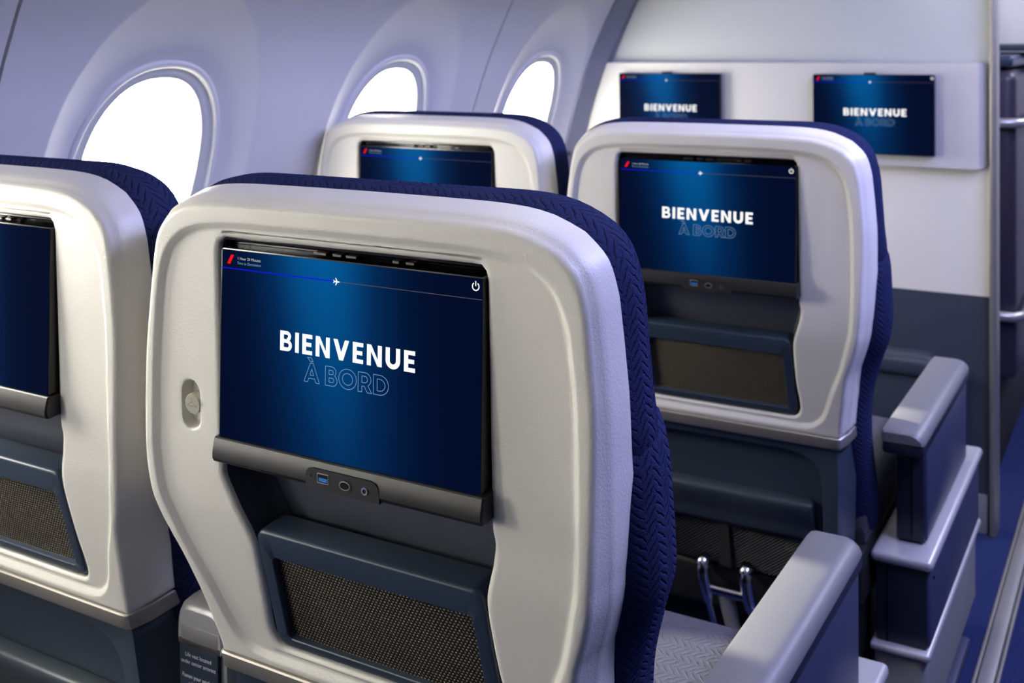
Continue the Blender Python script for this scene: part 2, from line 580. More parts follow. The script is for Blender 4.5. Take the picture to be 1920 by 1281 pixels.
WIN_LABEL = {5: 'largest oval cabin window, left of the nearest full seat', 6: 'oval cabin window right above the front window seat headrest', 7: 'smallest oval cabin window next to the bulkhead trim'}
for yw in WINDOWS:
    win_n += 1
    N = 72
    ang = [2 * math.pi * i / N for i in range(N)]
    prof = [(0.004, 0.023), (0.004, 0.0175), (0.000, 0.0150), (-0.006, 0.0150), (-0.010, 0.0185), (-0.012, 0.022)]
    loops = [[wall_pt(*frame_pt(yw, a, k), d) for a in ang] for k, d in prof]
    vs, fs = bridge(loops)
    w = tag(mesh_obj('window_%d' % win_n, vs, fs, M['wallw'], None, angle=60),
            WIN_LABEL.get(win_n, 'oval cabin window outside the photo, further along the sidewall'), 'window', 'cabin windows', 'structure')
    def glass_pt(a, k=0.0):
        x, y = sup(0.131 + k, 0.180 + k, a, 2.3)
        return yw + x - 0.010, 0.466 + y
    loops = []
    for t, d in ((0.0, 0.0210), (0.15, 0.0222), (0.5, 0.0218), (0.92, 0.0210), (0.985, 0.0222), (1.0, 0.0250)):
        loops.append([])
        for a in ang:
            p, q = frame_pt(yw, a, -0.011), glass_pt(a)
            loops[-1].append(wall_pt(p[0] + (q[0] - p[0]) * t, p[1] + (q[1] - p[1]) * t, d))
    vs, fs = bridge(loops)
    mesh_obj('window_liner', vs, fs, M['rubber'], w, angle=60)
    loops = [[wall_pt(*glass_pt(a, k), d) for a in ang] for k, d in ((0.0, 0.0250), (-0.003, 0.0262), (-0.0045, 0.0300), (0.006, 0.050))]
    vs, fs = bridge(loops)
    mesh_obj('window_seal', vs, fs, M['rubber'], w, angle=60)
    mesh_obj('window_pane', [wall_pt(*glass_pt(a, 0.002), 0.036) for a in ang], [tuple(range(N))], M['pane'], w, smooth=False)
    # daylight portal: guides the sampling of the sky through this window
    d = bpy.data.lights.new('window_daylight', 'AREA')
    d.shape = 'RECTANGLE'
    d.size, d.size_y = 0.27, 0.37
    d.cycles.is_portal = True
    lo = bpy.data.objects.new('window_daylight', d)
    COL.objects.link(lo)
    c = wall_pt(yw, 0.469, 0.044)
    n = wall_pt(yw, 0.469, 0.0) - c
    lo.location = c
    lo.rotation_euler = n.to_track_quat('-Z', 'Z').to_euler()

# lower wall skirt and the roof of the wall down to the floor
tag(rbox('baseboard_left', (wall_x(0.06) + 0.012, 0.3, 0.07), (0.05, 6.2, 0.16), M['trimgrey'], None, r=0.006), 'grey kick panel along the foot of the sidewall', 'baseboard', kind='structure')

# bulkhead ahead of the second row
YB = 2.19
BX0, BX1 = -1.0, 0.249
bulk = empty('wall_front', (0, YB, 0))
tag(bulk, 'white bulkhead partition with dark lower half', 'wall', kind='structure')
def wall_cut_panel(name, z0, z1, y0, y1, material, x1=BX1, n=10, inset=0.0):
    """slab whose left edge follows the curved sidewall"""
    zs = [z0 + (z1 - z0) * i / n for i in range(n + 1)]
    V, Fc = [], []
    for y in (y0, y1):
        V += [(wall_x(z) - 0.004 + inset, y, z) for z in zs] + [(x1, y, z) for z in zs]
    k = n + 1
    for i in range(n):
        Fc.append((i, k + i, k + i + 1, i + 1))
        Fc.append((2 * k + i, 2 * k + i + 1, 3 * k + i + 1, 3 * k + i))
        Fc.append((k + i, 3 * k + i, 3 * k + i + 1, k + i + 1))
        Fc.append((i, i + 1, 2 * k + i + 1, 2 * k + i))
    Fc.append((n, k + n, 3 * k + n, 2 * k + n))
    Fc.append((0, 2 * k, 3 * k, k))
    o = mesh_obj(name, V, Fc, material, bulk, smooth=False)
    return o
Z = lambda z: z + ZF
wall_cut_panel('upper_panel', Z(0.270), Z(0.98), 0.030, 0.06, M['bulkupper'])
wall_cut_panel('monitor_panel', Z(0.010), Z(0.281), 0.0, 0.06, M['bulkpanel'], x1=BX1 - 0.022, inset=0.035)
mesh_obj('panel_edge', [(BX1 - .022, 0, Z(.010)), (BX1 - .003, .026, Z(.016)), (BX1 - .003, .06, Z(.016)), (BX1 - .022, .06, Z(.010)), (BX1 - .022, 0, Z(.281)), (BX1 - .003, .026, Z(.278)), (BX1 - .003, .06, Z(.278)), (BX1 - .022, .06, Z(.281))], [(0, 1, 5, 4), (1, 2, 6, 5), (4, 5, 6, 7), (0, 3, 2, 1)], M['bulkpanel'], bulk, smooth=False)
wall_cut_panel('middle_panel', Z(-0.318), Z(0.012), 0.028, 0.06, M['wallwarm'])
wall_cut_panel('lower_panel', 0.0, Z(-0.318), 0.024, 0.06, M['bulkdark'])
rbox('edge_post', (0.2595, 0.03, 1.05), (0.017, 0.066, 2.1), M['post'], bulk, r=0.005)
rbox('kick_plate', (0.05, 0.016, 0.05), (0.39, 0.012, 0.10), M['greypaint'], bulk, r=0.003)
# padded pocket on the lower bulkhead
rbox('padded_pocket', (-0.05, -0.022, Z(-0.60)), (0.36, 0.07, 0.27), M['leather'], bulk, r=0.025, seg=3)
rbox('pocket_rim', (-0.05, -0.03, Z(-0.50)), (0.35, 0.075, 0.05), M['leather'], bulk, r=0.014, seg=3)
# dark trim where bulkhead and sidewall meet
V, Fc = [], []
zs = [0.3 + 1.4 * i / 24 for i in range(25)]
for z in zs:
    x = wall_x(z)
    V += [(x - 0.01, YB - 0.06, z), (x + 0.006, YB - 0.060, z), (x + 0.034, YB - 0.004, z), (x + 0.034, YB + 0.04, z)]
for i in range(24):
    for k in range(3):
        Fc.append((i * 4 + k, i * 4 + k + 1, i * 4 + 5 + k, i * 4 + 4 + k))
tag(mesh_obj('trim_1', V, Fc, M['trimgrey'], None, angle=20), 'lavender grey trim strip where sidewall meets bulkhead', 'trim', kind='structure')
rbox('dado_line', (wall_x(Z(.012)) + .006, 2.10, Z(.008)), (.026, .09, .014), M['black'], wall_root, r=.003)  # added black strip standing in for the dark panel seam line
# floor track cover along the aisle
trk = empty('trim_2', (0.33, 0.6, 0))
tag(trk, 'metal seat track cover running along the aisle carpet', 'trim', kind='structure')
rbox('cover_plate', (0, 0, 0.004), (0.030, 6.0, 0.012), M['silver'], trk, r=0.004)
for sx in (-1, 1):
    rbox('cover_edge', (sx * 0.0205, 0, 0.003), (0.007, 6.0, 0.012), M['post'], trk, r=0.002)

# ------------------------------------------------------------------ the airline seat (local: x across, s up the back, h out of the back towards the row behind)
TH = math.radians(5.5)
ST, CT = math.sin(TH), math.cos(TH)
def sp(x, s, h):
    return Vector((x, -s * ST - h * CT, ZF + s * CT - h * ST))
HTAB = [(-0.70, -0.16), (-0.42, -0.038), (-0.34, -0.011), (-0.30, -0.005), (-0.22, 0.009), (-0.15, 0.020), (-0.12, 0.0225), (-0.07, 0.0215), (0.05, 0.011), (0.15, 0.003), (0.22, 0.0)]
_hs = catmull(HTAB, 8)
def hf(s):
    return interp(_hs, s)

NSEC = (18, 44, 44, 16)
def half(sections):
    """sections: four polylines A-B, B-C, C-D, D-E on the right half; returns the sampled half contour"""
    out = []
    for sec, n in zip(sections, NSEC):
        out += resample(catmull(sec, 6), n)[:-1]
    out.append(sections[-1][-1])
    return out
def full(h, asym=0.0):
    """closed contour from a right half (clockwise seen from the row behind); asym shifts the lower part"""
    right = h
    left = [(-x, s) for x, s in reversed(h[1:-1])]
    return right + left
O_H = half([
    [(0, .186), (.10, .1855), (.165, .184), (.203, .1785), (.229, .166)],
    [(.229, .166), (.2425, .149), (.249, .129), (.2535, .104), (.2585, .073), (.265, .024), (.2685, -.03), (.270, -.08)],
    [(.270, -.08), (.2695, -.11), (.2665, -.135), (.260, -.158), (.2495, -.182), (.239, -.205), (.2255, -.245), (.217, -.285), (.212, -.317)],
    [(.212, -.317), (.1, -.317), (0, -.317)]])
G_H = half([
    [(0, .1625), (.10, .1623), (.150, .161), (.186, .157), (.208, .149)],
    [(.208, .149), (.2255, .134), (.236, .112), (.2425, .080), (.2485, .028), (.252, -.035), (.2535, -.08)],
    [(.2535, -.08), (.2505, -.125), (.2415, -.155), (.227, -.192), (.2065, -.235), (.1935, -.268), (.1845, -.286), (.170, -.299)],
    [(.170, -.299), (.150, -.3035), (.08, -.304), (0, -.304)]])
I_H = half([
    [(0, .148), (.08, .148), (.148, .148), (.155, .1467), (.1592, .1432)],
    [(.1592, .1432), (.1615, .137), (.1620, .12), (.1622, .05), (.1622, -.03), (.1622, -.06), (.1622, -.085)],
    [(.1622, -.085), (.163, -.098), (.157, -.115), (.149, -.135), (.1425, -.152), (.1395, -.168), (.139, -.185), (.140, -.23), (.1425, -.258), (.1425, -.276), (.138, -.287)],
    [(.138, -.287), (.128, -.2915), (.06, -.292), (0, -.292)]])
DR_O = [(-.30, .002), (-.25, 0), (-.20, -.008), (-.16, -.012), (-.12, -.013), (-.07, -.009), (-.02, -.005), (.04, .001), (.08, .004), (.12, .007), (.15, .007), (.166, .004), (.18, 0)]
DR_G = [(-.27, 0), (-.20, -.004), (-.14, -.010), (-.07, -.0085), (-.02, -.006), (.05, -.002), (.1, 0)]
def tweak(loop, tab):
    return [(x + interp(tab, s), s) if x > 0.05 else (x, s) for x, s in loop]
OUT, GRV, OPN = tweak(full(O_H), DR_O), tweak(full(G_H), DR_G), full(I_H)
NL = len(OUT)
def shift_low(loop):
    out = []
    for x, s in loop:
        t = min(max((-0.09 - s) / 0.08, 0), 1)
        out.append((x + 0.006 * t, s))
    return out
OPN = shift_low(OPN)
OPN = tweak(OPN, [(-.12, 0), (-.09, -.003), (.10, -.0035), (.14, -.003), (.15, 0)])
def normals(loop):
    n = len(loop)
    out = []
    for i in range(n):
        a, b = loop[i - 1], loop[(i + 1) % n]
        tx, ts = b[0] - a[0], b[1] - a[1]
        L = math.hypot(tx, ts) or 1
        out.append((-ts / L, tx / L))        # clockwise contour -> outward
    # make sure they point outwards
    if out[0][1] < 0:
        out = [(-a, -b) for a, b in out]
    return out
def off(loop, d):
    nn = normals(loop)
    return [(p[0] + n[0] * d, p[1] + n[1] * d) for p, n in zip(loop, nn)]
def off_side(loop, d, floor_s=-0.3172):
    """offset outwards but keep the straight bottom edge in place"""
    nn = normals(loop)
    out = []
    for p, n in zip(loop, nn):
        k = d
        q = (p[0] + n[0] * k, p[1] + n[1] * k)
        out.append((q[0], max(q[1], floor_s)))
    return out
def lift(loop, dh):
    return [sp(x, s, hf(s) + dh) for x, s in loop]

C1, C2 = (0.0080, 0.019), (0.0120, 0.050)      # rim: out, back
RIM = catmull([(-.33, .068), (-.28, .080), (-.22, .090), (-.16, .088), (-.12, .080), (-.06, .063), (.0, .051), (.06, .046), (.2, .042)], 6)
def rim(s):                                    # depth of the rim grows towards the side wings
    return interp(RIM, s)
def rim2(s):
    return interp([(-.30, .066), (-.22, .072), (-.12, .062), (.0, .054), (.2, .05)], s)
def lift_rim(loop, k, d=0.0):
    return [sp(x, s, hf(s) - rim(s) * k + d) for x, s in loop]
def build_shell(parent):
    L = []
    L.append(lift_rim(off_side(OUT, C2[0] - 0.006), 1, -0.004))
    L.append(lift_rim(off_side(OUT, C2[0]), 1))
    L.append(lift_rim(off_side(OUT, C2[0] - 0.0003), 1, 0.004))
    L.append(lift_rim(off_side(OUT, C1[0] + 0.0008), 0.38, -0.006))
    L.append(lift_rim(off_side(OUT, C1[0] + 0.0002), 0.38, -0.0022))
    L.append(lift_rim(off_side(OUT, C1[0] - 0.0010), 0.38, 0.0018))
    L.append(lift_rim(off_side(OUT, C1[0] - 0.0024), 0.38, 0.005))
    L.append(lift(off_side(OUT, 0.0030), -0.0085))
    L.append(lift(off_side(OUT, 0.0018), -0.0052))
    L.append(lift(off_side(OUT, 0.0004), -0.0024))
    L.append(lift(off_side(OUT, -0.0018), -0.0006))
    L.append(lift(off_side(OUT, -0.0042), 0))
    L.append(lift(off_side(OUT, -0.0065), 0))
    L.append(lift(off(GRV, 0.0075), 0))
    L.append(lift(off(GRV, 0.0055), 0))
    L.append(lift(off(GRV, 0.0036), -0.0006))
    L.append(lift(off(GRV, -0.0012), -0.0052))
    L.append(lift(off(GRV, -0.0030), -0.0060))
    L.append(lift(off(GRV, -0.0056), -0.0060))
    L.append(lift(off(GRV, -0.0075), -0.0060))
    i_groove = len(L) - 1
    a, b = off(GRV, -0.0075), off(OPN, 0.0085)
    for t in (0.33, 0.66):
        L.append(lift([(p[0] + (q[0] - p[0]) * t, p[1] + (q[1] - p[1]) * t) for p, q in zip(a, b)], -0.0060))
    L.append(lift(b, -0.0060))
    i_lip = len(L) - 1
    L.append(lift(off(OPN, 0.0060), -0.0060))
    L.append(lift(off(OPN, 0.0032), -0.0068))
    L.append(lift(off(OPN, 0.0010), -0.0092))
    L.append(lift(off(OPN, 0.0), -0.0140))
    L.append(lift(off(OPN, 0.0), -0.0300))
    vs, fs = bridge(L)
    # opening for the coat-hook pocket: drop the quads around it and fill with a polar patch
    HX, HS = -0.2055, -0.030
    lo, hi = HS - 0.060, HS + 0.060
    idx = [i for i in range(NL) if OUT[i][0] < 0 and a[i][1] < hi and a[i][1] > lo and b[i][1] < hi and b[i][1] > lo]
    i0, i1 = min(idx), max(idx)
    keep = []
    for k, f in enumerate(fs):
        ring, j = divmod(k, NL)
        if i_groove <= ring < i_lip and i0 <= j < i1:
            continue
        keep.append(f)
    poly = [a[i] for i in range(i0, i1 + 1)] + [b[i] for i in range(i1, i0 - 1, -1)]
    N = 64
    def capsule(an, r, hl):
        c, s = math.cos(an), math.sin(an)
        # capsule boundary along the direction
        best = 0
        k = r / max(abs(c), 1e-6)
        if abs(k * s) <= hl:
            return (HX + c * k, HS + s * k)
        sg = 1 if s > 0 else -1
        bq = s * sg * hl
        k = bq + math.sqrt(max(bq * bq - hl * hl + r * r, 0))
        return (HX + c * k, HS + s * k)
    def hit(an):
        dx, ds = math.cos(an), math.sin(an)
        best = None
        for p, q in zip(poly, poly[1:] + poly[:1]):
            ex, es = q[0] - p[0], q[1] - p[1]
            det = dx * (-es) + ds * ex
            if abs(det) < 1e-12:
                continue
            rx, rs = p[0] - HX, p[1] - HS
            t = (rx * (-es) + rs * ex) / det
            w = (dx * rs - ds * rx) / det
            if t > 0 and -1e-6 <= w <= 1 + 1e-6 and (best is None or t < best):
                best = t
        return (HX + dx * best, HS + ds * best)
    ang = sorted([2 * math.pi * (i + 0.5) / N for i in range(N)] + [math.atan2(p[1] - HS, p[0] - HX) % (2 * math.pi) for p in (poly[0], poly[i1 - i0], poly[i1 - i0 + 1], poly[-1])])
    outer = [hit(t) for t in ang]
    cap = [capsule(t, 0.0132, 0.0125) for t in ang]
    def mixl(t):
        return [(p[0] + (q[0] - p[0]) * t, p[1] + (q[1] - p[1]) * t) for p, q in zip(outer, cap)]
    R = [lift(mixl(t), -0.0060) for t in (0, 0.35, 0.7, 0.93)]
    R.append(lift([(HX + (p[0] - HX) * 1.02, HS + (p[1] - HS) * 1.02) for p in cap], -0.0064))
    R.append(lift(cap, -0.0072))
    R.append(lift([(HX + (p[0] - HX) * 0.95, HS + (p[1] - HS) * 0.97) for p in cap], -0.0160))
    R.append(lift([(HX + (p[0] - HX) * 0.86, HS + (p[1] - HS) * 0.90) for p in cap], -0.0190))
    v2, f2 = bridge(R)
    o = len(vs)
    n2 = len(ang)
    vs = vs + v2
    keep += [tuple(o + i for i in f) for f in f2]
    keep.append(tuple(o + (len(R) - 1) * n2 + i for i in range(n2)))
    me = mesh_obj('back_shell', vs, keep, M['shell'], parent, angle=55)
    # coat hook: pivoting disc with an engraved hanger
    def hk(x, s, h):
        return sp(x, s, hf(HS) + h)
    vs, fs = [], []
    K = 28
    rings = [(0.0108, -0.018), (0.0110, -0.0065), (0.0103, -0.0052), (0.0, -0.0050)]
    for r, h in rings[:-1]:
        vs += [hk(HX + 0.0030 + r * math.cos(2 * math.pi * i / K), HS + 0.001 + r * math.sin(2 * math.pi * i / K), h) for i in range(K)]
    vs.append(hk(HX + 0.0030, HS + 0.001, -0.0050))
    for k in range(2):
        fs += [(k * K + i, k * K + (i + 1) % K, (k + 1) * K + (i + 1) % K, (k + 1) * K + i) for i in range(K)]
    fs += [(2 * K + i, 2 * K + (i + 1) % K, 3 * K) for i in range(K)]
    hook = mesh_obj('coat_hook', vs, fs, M['hook'], parent, angle=40)
    hook['label'] = 'round champagne coat hook disc'
    c0 = (HX + 0.0030, HS + 0.001)
    ic, ifc = [], []
    def stroke(pts, w):
        for p, q in zip(pts, pts[1:]):
            dx, dy = q[0] - p[0], q[1] - p[1]
            L_ = math.hypot(dx, dy) or 1
            nx, ny = -dy / L_ * w, dx / L_ * w
            o_ = len(ic)
            ic.extend([hk(c0[0] + p[0] + nx, c0[1] + p[1] + ny, -0.0046), hk(c0[0] + q[0] + nx, c0[1] + q[1] + ny, -0.0046),
                       hk(c0[0] + q[0] - nx, c0[1] + q[1] - ny, -0.0046), hk(c0[0] + p[0] - nx, c0[1] + p[1] - ny, -0.0046)])
            ifc.append((o_, o_ + 1, o_ + 2, o_ + 3))
    stroke([(-.0068, -.0018), (0, .0030), (.0068, -.0018), (-.0068, -.0018)], 0.00022)
    stroke([(0, .0030), (0.0002, .0042), (.0014, .0052), (.0008, .0064), (-.0004, .0062)], 0.00020)
    mesh_obj('hanger_mark', ic, ifc, mat('hook_engraving', srgb(120, 118, 104), 0.6), hook, smooth=False)
    return me

def build_strip(parent):
    """metal band under the shell; follows the section of the rim around the bottom"""
    def section(s, grow):
        w = interp([(-0.36, 0.2105), (-0.317, 0.212)], s)
        pts = [(w - 0.02, 0.0005)]
        right = [(0, 0.0), (w * 0.5, 0.0), (w - 0.012, 0.0), (w - 0.004, -0.0004), (w, -0.003), (w + C1[0], -rim(s) * .38), (w + C2[0], -rim(s))]
        line = [(-x, h) for x, h in reversed(right[1:])] + right
        out = []
        for i, (x, h) in enumerate(line):
            sg = 1 if x > 0 else (-1 if x < 0 else 0)
            k = abs(x) / w
            ox = sg * grow * (1 if k > 0.97 else 0)
            oh = grow if k < 1.01 else 0.0
            out.append(sp(x + ox, s, hf(s) + h + oh))
        return out
    L = [section(-0.3165, -0.004), section(-0.3165, 0.0015), section(-0.3180, 0.003), section(-0.3340, 0.0035), section(-0.3372, 0.0022), section(-0.3372, -0.006)]
    vs, fs = bridge(L, closed=False)
    return mesh_obj('trim_strip', vs, fs, M['strip'], parent, angle=30)

def build_recess(parent):
    L = [lift(off(OPN, -0.0005), -0.012), lift(off(OPN, -0.0005), -0.045), lift(off(OPN, -0.004), -0.052), lift(off(OPN, -0.012), -0.056)]
    vs, fs = bridge(L)
    o = (len(L) - 1) * NL
    # the floor of the recess, strips across
    n = NL // 2
    for i in range(1, n):
        j, j2 = (NL - i) % NL, (NL - i - 1) % NL
        fs.append((o + i, o + i + 1, o + j2, o + j) if i + 1 != j2 else (o + i, o + i + 1, o + j))
    fs.append((o, o + 1, o + NL - 1))
    return mesh_obj('recess_panel', vs, fs, M['recess'], parent, angle=50)

# --- the screen and its lettering
def quad_strip(V, Fc, pts, w, h, closed=False):
    P = list(pts) + ([pts[0]] if closed else [])
    for p, q in zip(P, P[1:]):
        dx, dy = q[0] - p[0], q[1] - p[1]
        L_ = math.hypot(dx, dy)
        if L_ < 1e-9:
            continue
        nx, ny = -dy / L_ * w / 2, dx / L_ * w / 2
        ex, ey = dx / L_ * w * 0.35, dy / L_ * w * 0.35
        o = len(V)
        V += [(p[0] + nx - ex, p[1] + ny - ey, h), (q[0] + nx + ex, q[1] + ny + ey, h), (q[0] - nx + ex, q[1] - ny + ey, h), (p[0] - nx - ex, p[1] - ny - ey, h)]
        Fc.append((o, o + 1, o + 2, o + 3))
def arc(cx, cy, r, a0, a1, n=14, ry=None):
    ry = ry or r
    return [(cx + r * math.cos(math.radians(a0 + (a1 - a0) * i / n)), cy + ry * math.sin(math.radians(a0 + (a1 - a0) * i / n))) for i in range(n + 1)]
def ring(V, Fc, cx, cy, r0, r1, a0, a1, n=14):
    o = len(V)
    for p, q in zip(arc(cx, cy, r0, a0, a1, n), arc(cx, cy, r1, a0, a1, n)):
        V += [(p[0], p[1], 0), (q[0], q[1], 0)]
    for i in range(n):
        Fc.append((o + 2 * i, o + 2 * i + 1, o + 2 * i + 3, o + 2 * i + 2))
def polyf(V, Fc, pts):
    o = len(V)
    V += [(x, y, 0) for x, y in pts]
    Fc.append(tuple(range(o, o + len(pts))))
def glyph(ch):
    """bold geometric capital, cap height 1; returns verts, faces, width"""
    V, Fc = [], []
    t = 0.23
    def R(x0, y0, x1, y1):
        polyf(V, Fc, [(x0, y0), (x1, y0), (x1, y1), (x0, y1)])
    if ch == 'I':
        R(0, 0, t, 1); w = t
    elif ch == 'E':
        w = 0.60
        R(0, 0, t, 1); R(t, 0, w, 0.20); R(t, 0.80, w, 1); R(t, 0.40, w - 0.05, 0.60)
    elif ch == 'B':
        w = 0.72
        R(0, 0, t, 1)
        rl, ru = 0.285, 0.25
        R(t, 0, w - rl, 0.19); R(t, 0.41, w - rl, 0.59); R(t, 0.82, w - 0.05 - ru, 1)
        ring(V, Fc, w - rl, 0.2925, 0.105, 0.2925, -90, 90)
        ring(V, Fc, w - 0.05 - ru, 0.745, 0.075, 0.255, -90, 90)
    elif ch == 'N':
        w = 0.84
        R(0, 0, t, 1); R(w - t, 0, w, 1)
        polyf(V, Fc, [(t * 0.25, 1), (t * 1.05, 1), (w - t * 0.25, 0), (w - t * 1.05, 0)])
    elif ch == 'V':
        w = 0.92
        c = w / 2
        polyf(V, Fc, [(0, 1), (0.25, 1), (c + 0.06, 0.22), (c + 0.115, 0), (c - 0.115, 0)])
        polyf(V, Fc, [(w, 1), (c + 0.115, 0), (c - 0.115, 0), (c - 0.06, 0.22), (w - 0.25, 1)])
    elif ch == 'U':
        w = 0.80
        r = w / 2
        R(0, r, t, 1); R(w - t, r, w, 1)
        ring(V, Fc, r, r, r - t, r, 180, 360, 20)
    return V, Fc, w
def title(x0, x1, y0, y1):
    V, Fc = [], []
    x = 0
    gap = 0.21
    for ch in 'BIENVENUE':
        v, f, w = glyph(ch)
        o = len(V)
        V += [(x + p[0], p[1], 0) for p in v]
        Fc += [tuple(o + i for i in k) for k in f]
        x += w + gap
    W = x - gap
    return [(x0 + p[0] / W * (x1 - x0), y0 + p[1] * (y1 - y0)) for p in V], Fc
def outline_word(x0, x1, y0, y1, lw):
    """hollow letters: A with grave accent, B O R D"""
    polys = []
    def add(pts, dx):
        polys.append([(x + dx, y) for x, y in pts])
    # A with grave accent
    add([(0, 0), (.38, 1), (.56, 1), (.94, 0), (.72, 0), (.645, .20), (.295, .20), (.22, 0)], 0)
    add([(.355, .37), (.585, .37), (.47, .70)], 0)
    add([(.20, 1.28), (.43, 1.28), (.55, 1.09), (.38, 1.09)], 0)
    x = 1.30
    bl = [(0, 0), (.40, 0)] + arc(.42, .285, .285, -90, 60, 10) + arc(.38, .745, .255, -35, 90, 10) + [(0, 1)]
    add(bl, x)
    add([(.22, .19), (.40, .19)] + arc(.40, .30, .11, -90, 90, 8) + [(.22, .41)], x)
    add([(.22, .59), (.37, .59)] + arc(.37, .70, .11, -90, 90, 8) + [(.22, .81)], x)
    x += .80
    add(arc(.52, .5, .52, 0, 350, 30), x)
    add(arc(.52, .5, .30, 0, 350, 24), x)
    x += 1.14
    add([(0, 0), (.22, 0), (.22, .30), (.36, .30), (.54, 0), (.79, 0), (.575, .345)] + arc(.40, .66, .34, -55, 90, 12) + [(0, 1)], x)
    add([(.22, .48), (.38, .48)] + arc(.38, .65, .165, -90, 90, 8) + [(.22, .815)], x)
    x += .88
    add([(0, 0), (.36, 0)] + arc(.36, .5, .5, -90, 90, 20) + [(0, 1)], x)
    add([(.22, .2), (.36, .2)] + arc(.36, .5, .3, -90, 90, 16) + [(.22, .8)], x)
    W = x + .86
    V, Fc = [], []
    for p in polys:
        quad_strip(V, Fc, [(x0 + a / W * (x1 - x0), y0 + b * (y1 - y0)) for a, b in p], lw, 0, closed=True)
    return V, Fc

def build_display(parent, place, x0, x1, y0, y1, dy=0.0, power=True):
    """picture on a screen: place(x, y, lift) maps screen metres to the parent space; parent is the monitor"""
    def put(name, V, Fc, m_, lift_=0.0006):
        return mesh_obj(name, [place(p[0], p[1], lift_) for p in V], Fc, m_, parent, smooth=False)
    V = [place(x0, y0, 0.0003), place(x1, y0, 0.0003), place(x1, y1, 0.0003), place(x0, y1, 0.0003)]
    mesh_obj('display', V, [(0, 1, 2, 3)], M['display'], parent, smooth=False, uvs=[(0, 0), (1, 0), (1, 1), (0, 1)])
    V, Fc = title(-.0738, .0868, .0470 + dy, .0662 + dy)
    put('welcome_lettering', V, Fc, M['white_px'])
    V, Fc = outline_word(-.0430, .0575, .0215 + dy, .0395 + dy, 0.0006)
    put('outline_lettering', V, Fc, M['grey_px'])
    # header: red mark, two lines of small print, progress line, aeroplane, power symbol
    put('red_mark', [(-.1455, .1243), (-.1412, .1243), (-.1362, .1334), (-.1404, .1334)], [(0, 1, 2, 3)], M['red_px'])
    for body, y, sz in (('1 Hour 20 Minutes', .1292, .0040), ('Time to Destination', .1246, .0038)):
        me = text_mesh(body, sz)
        put('small_print', [(-.1318 + v.co.x * 1.02, y + v.co.y) for v in me.vertices], [tuple(p.vertices) for p in me.polygons], M['small_px'] if y > .127 else M['grey_px'])
    ys = .1198
    V, Fc = [], []
    quad_strip(V, Fc, [(x0, ys), (-.0078, ys)], .0011, 0)
    put('progress_line', V, Fc, M['blue_px'])
    V, Fc = [], []
    quad_strip(V, Fc, [(-.0010, ys), (x1, ys)], .0006, 0)
    put('route_line', V, Fc, M['line_px'])
    a = [(.0040, 0), (.0034, .00055), (.0012, .00065), (-.0006, .0037), (-.0015, .0037), (-.0006, .00065), (-.0024, .0006), (-.0033, .0017), (-.0040, .0017), (-.0035, 0)]
    a += [(x, -y) for x, y in reversed(a[1:-1])]
    put('aeroplane_symbol', [(-.0045 + x * .95, ys + y * .95) for x, y in a], [tuple(range(len(a)))], M['white_px'], 0.0009)
    if not power:
        return
    V, Fc = [], []
    quad_strip(V, Fc, arc(.1505, .1308, .0034, 130, 410, 20), .0010, 0)
    quad_strip(V, Fc, [(.1505, .1315), (.1505, .1352)], .0010, 0)
    put('power_symbol', V, Fc, M['white_px'])

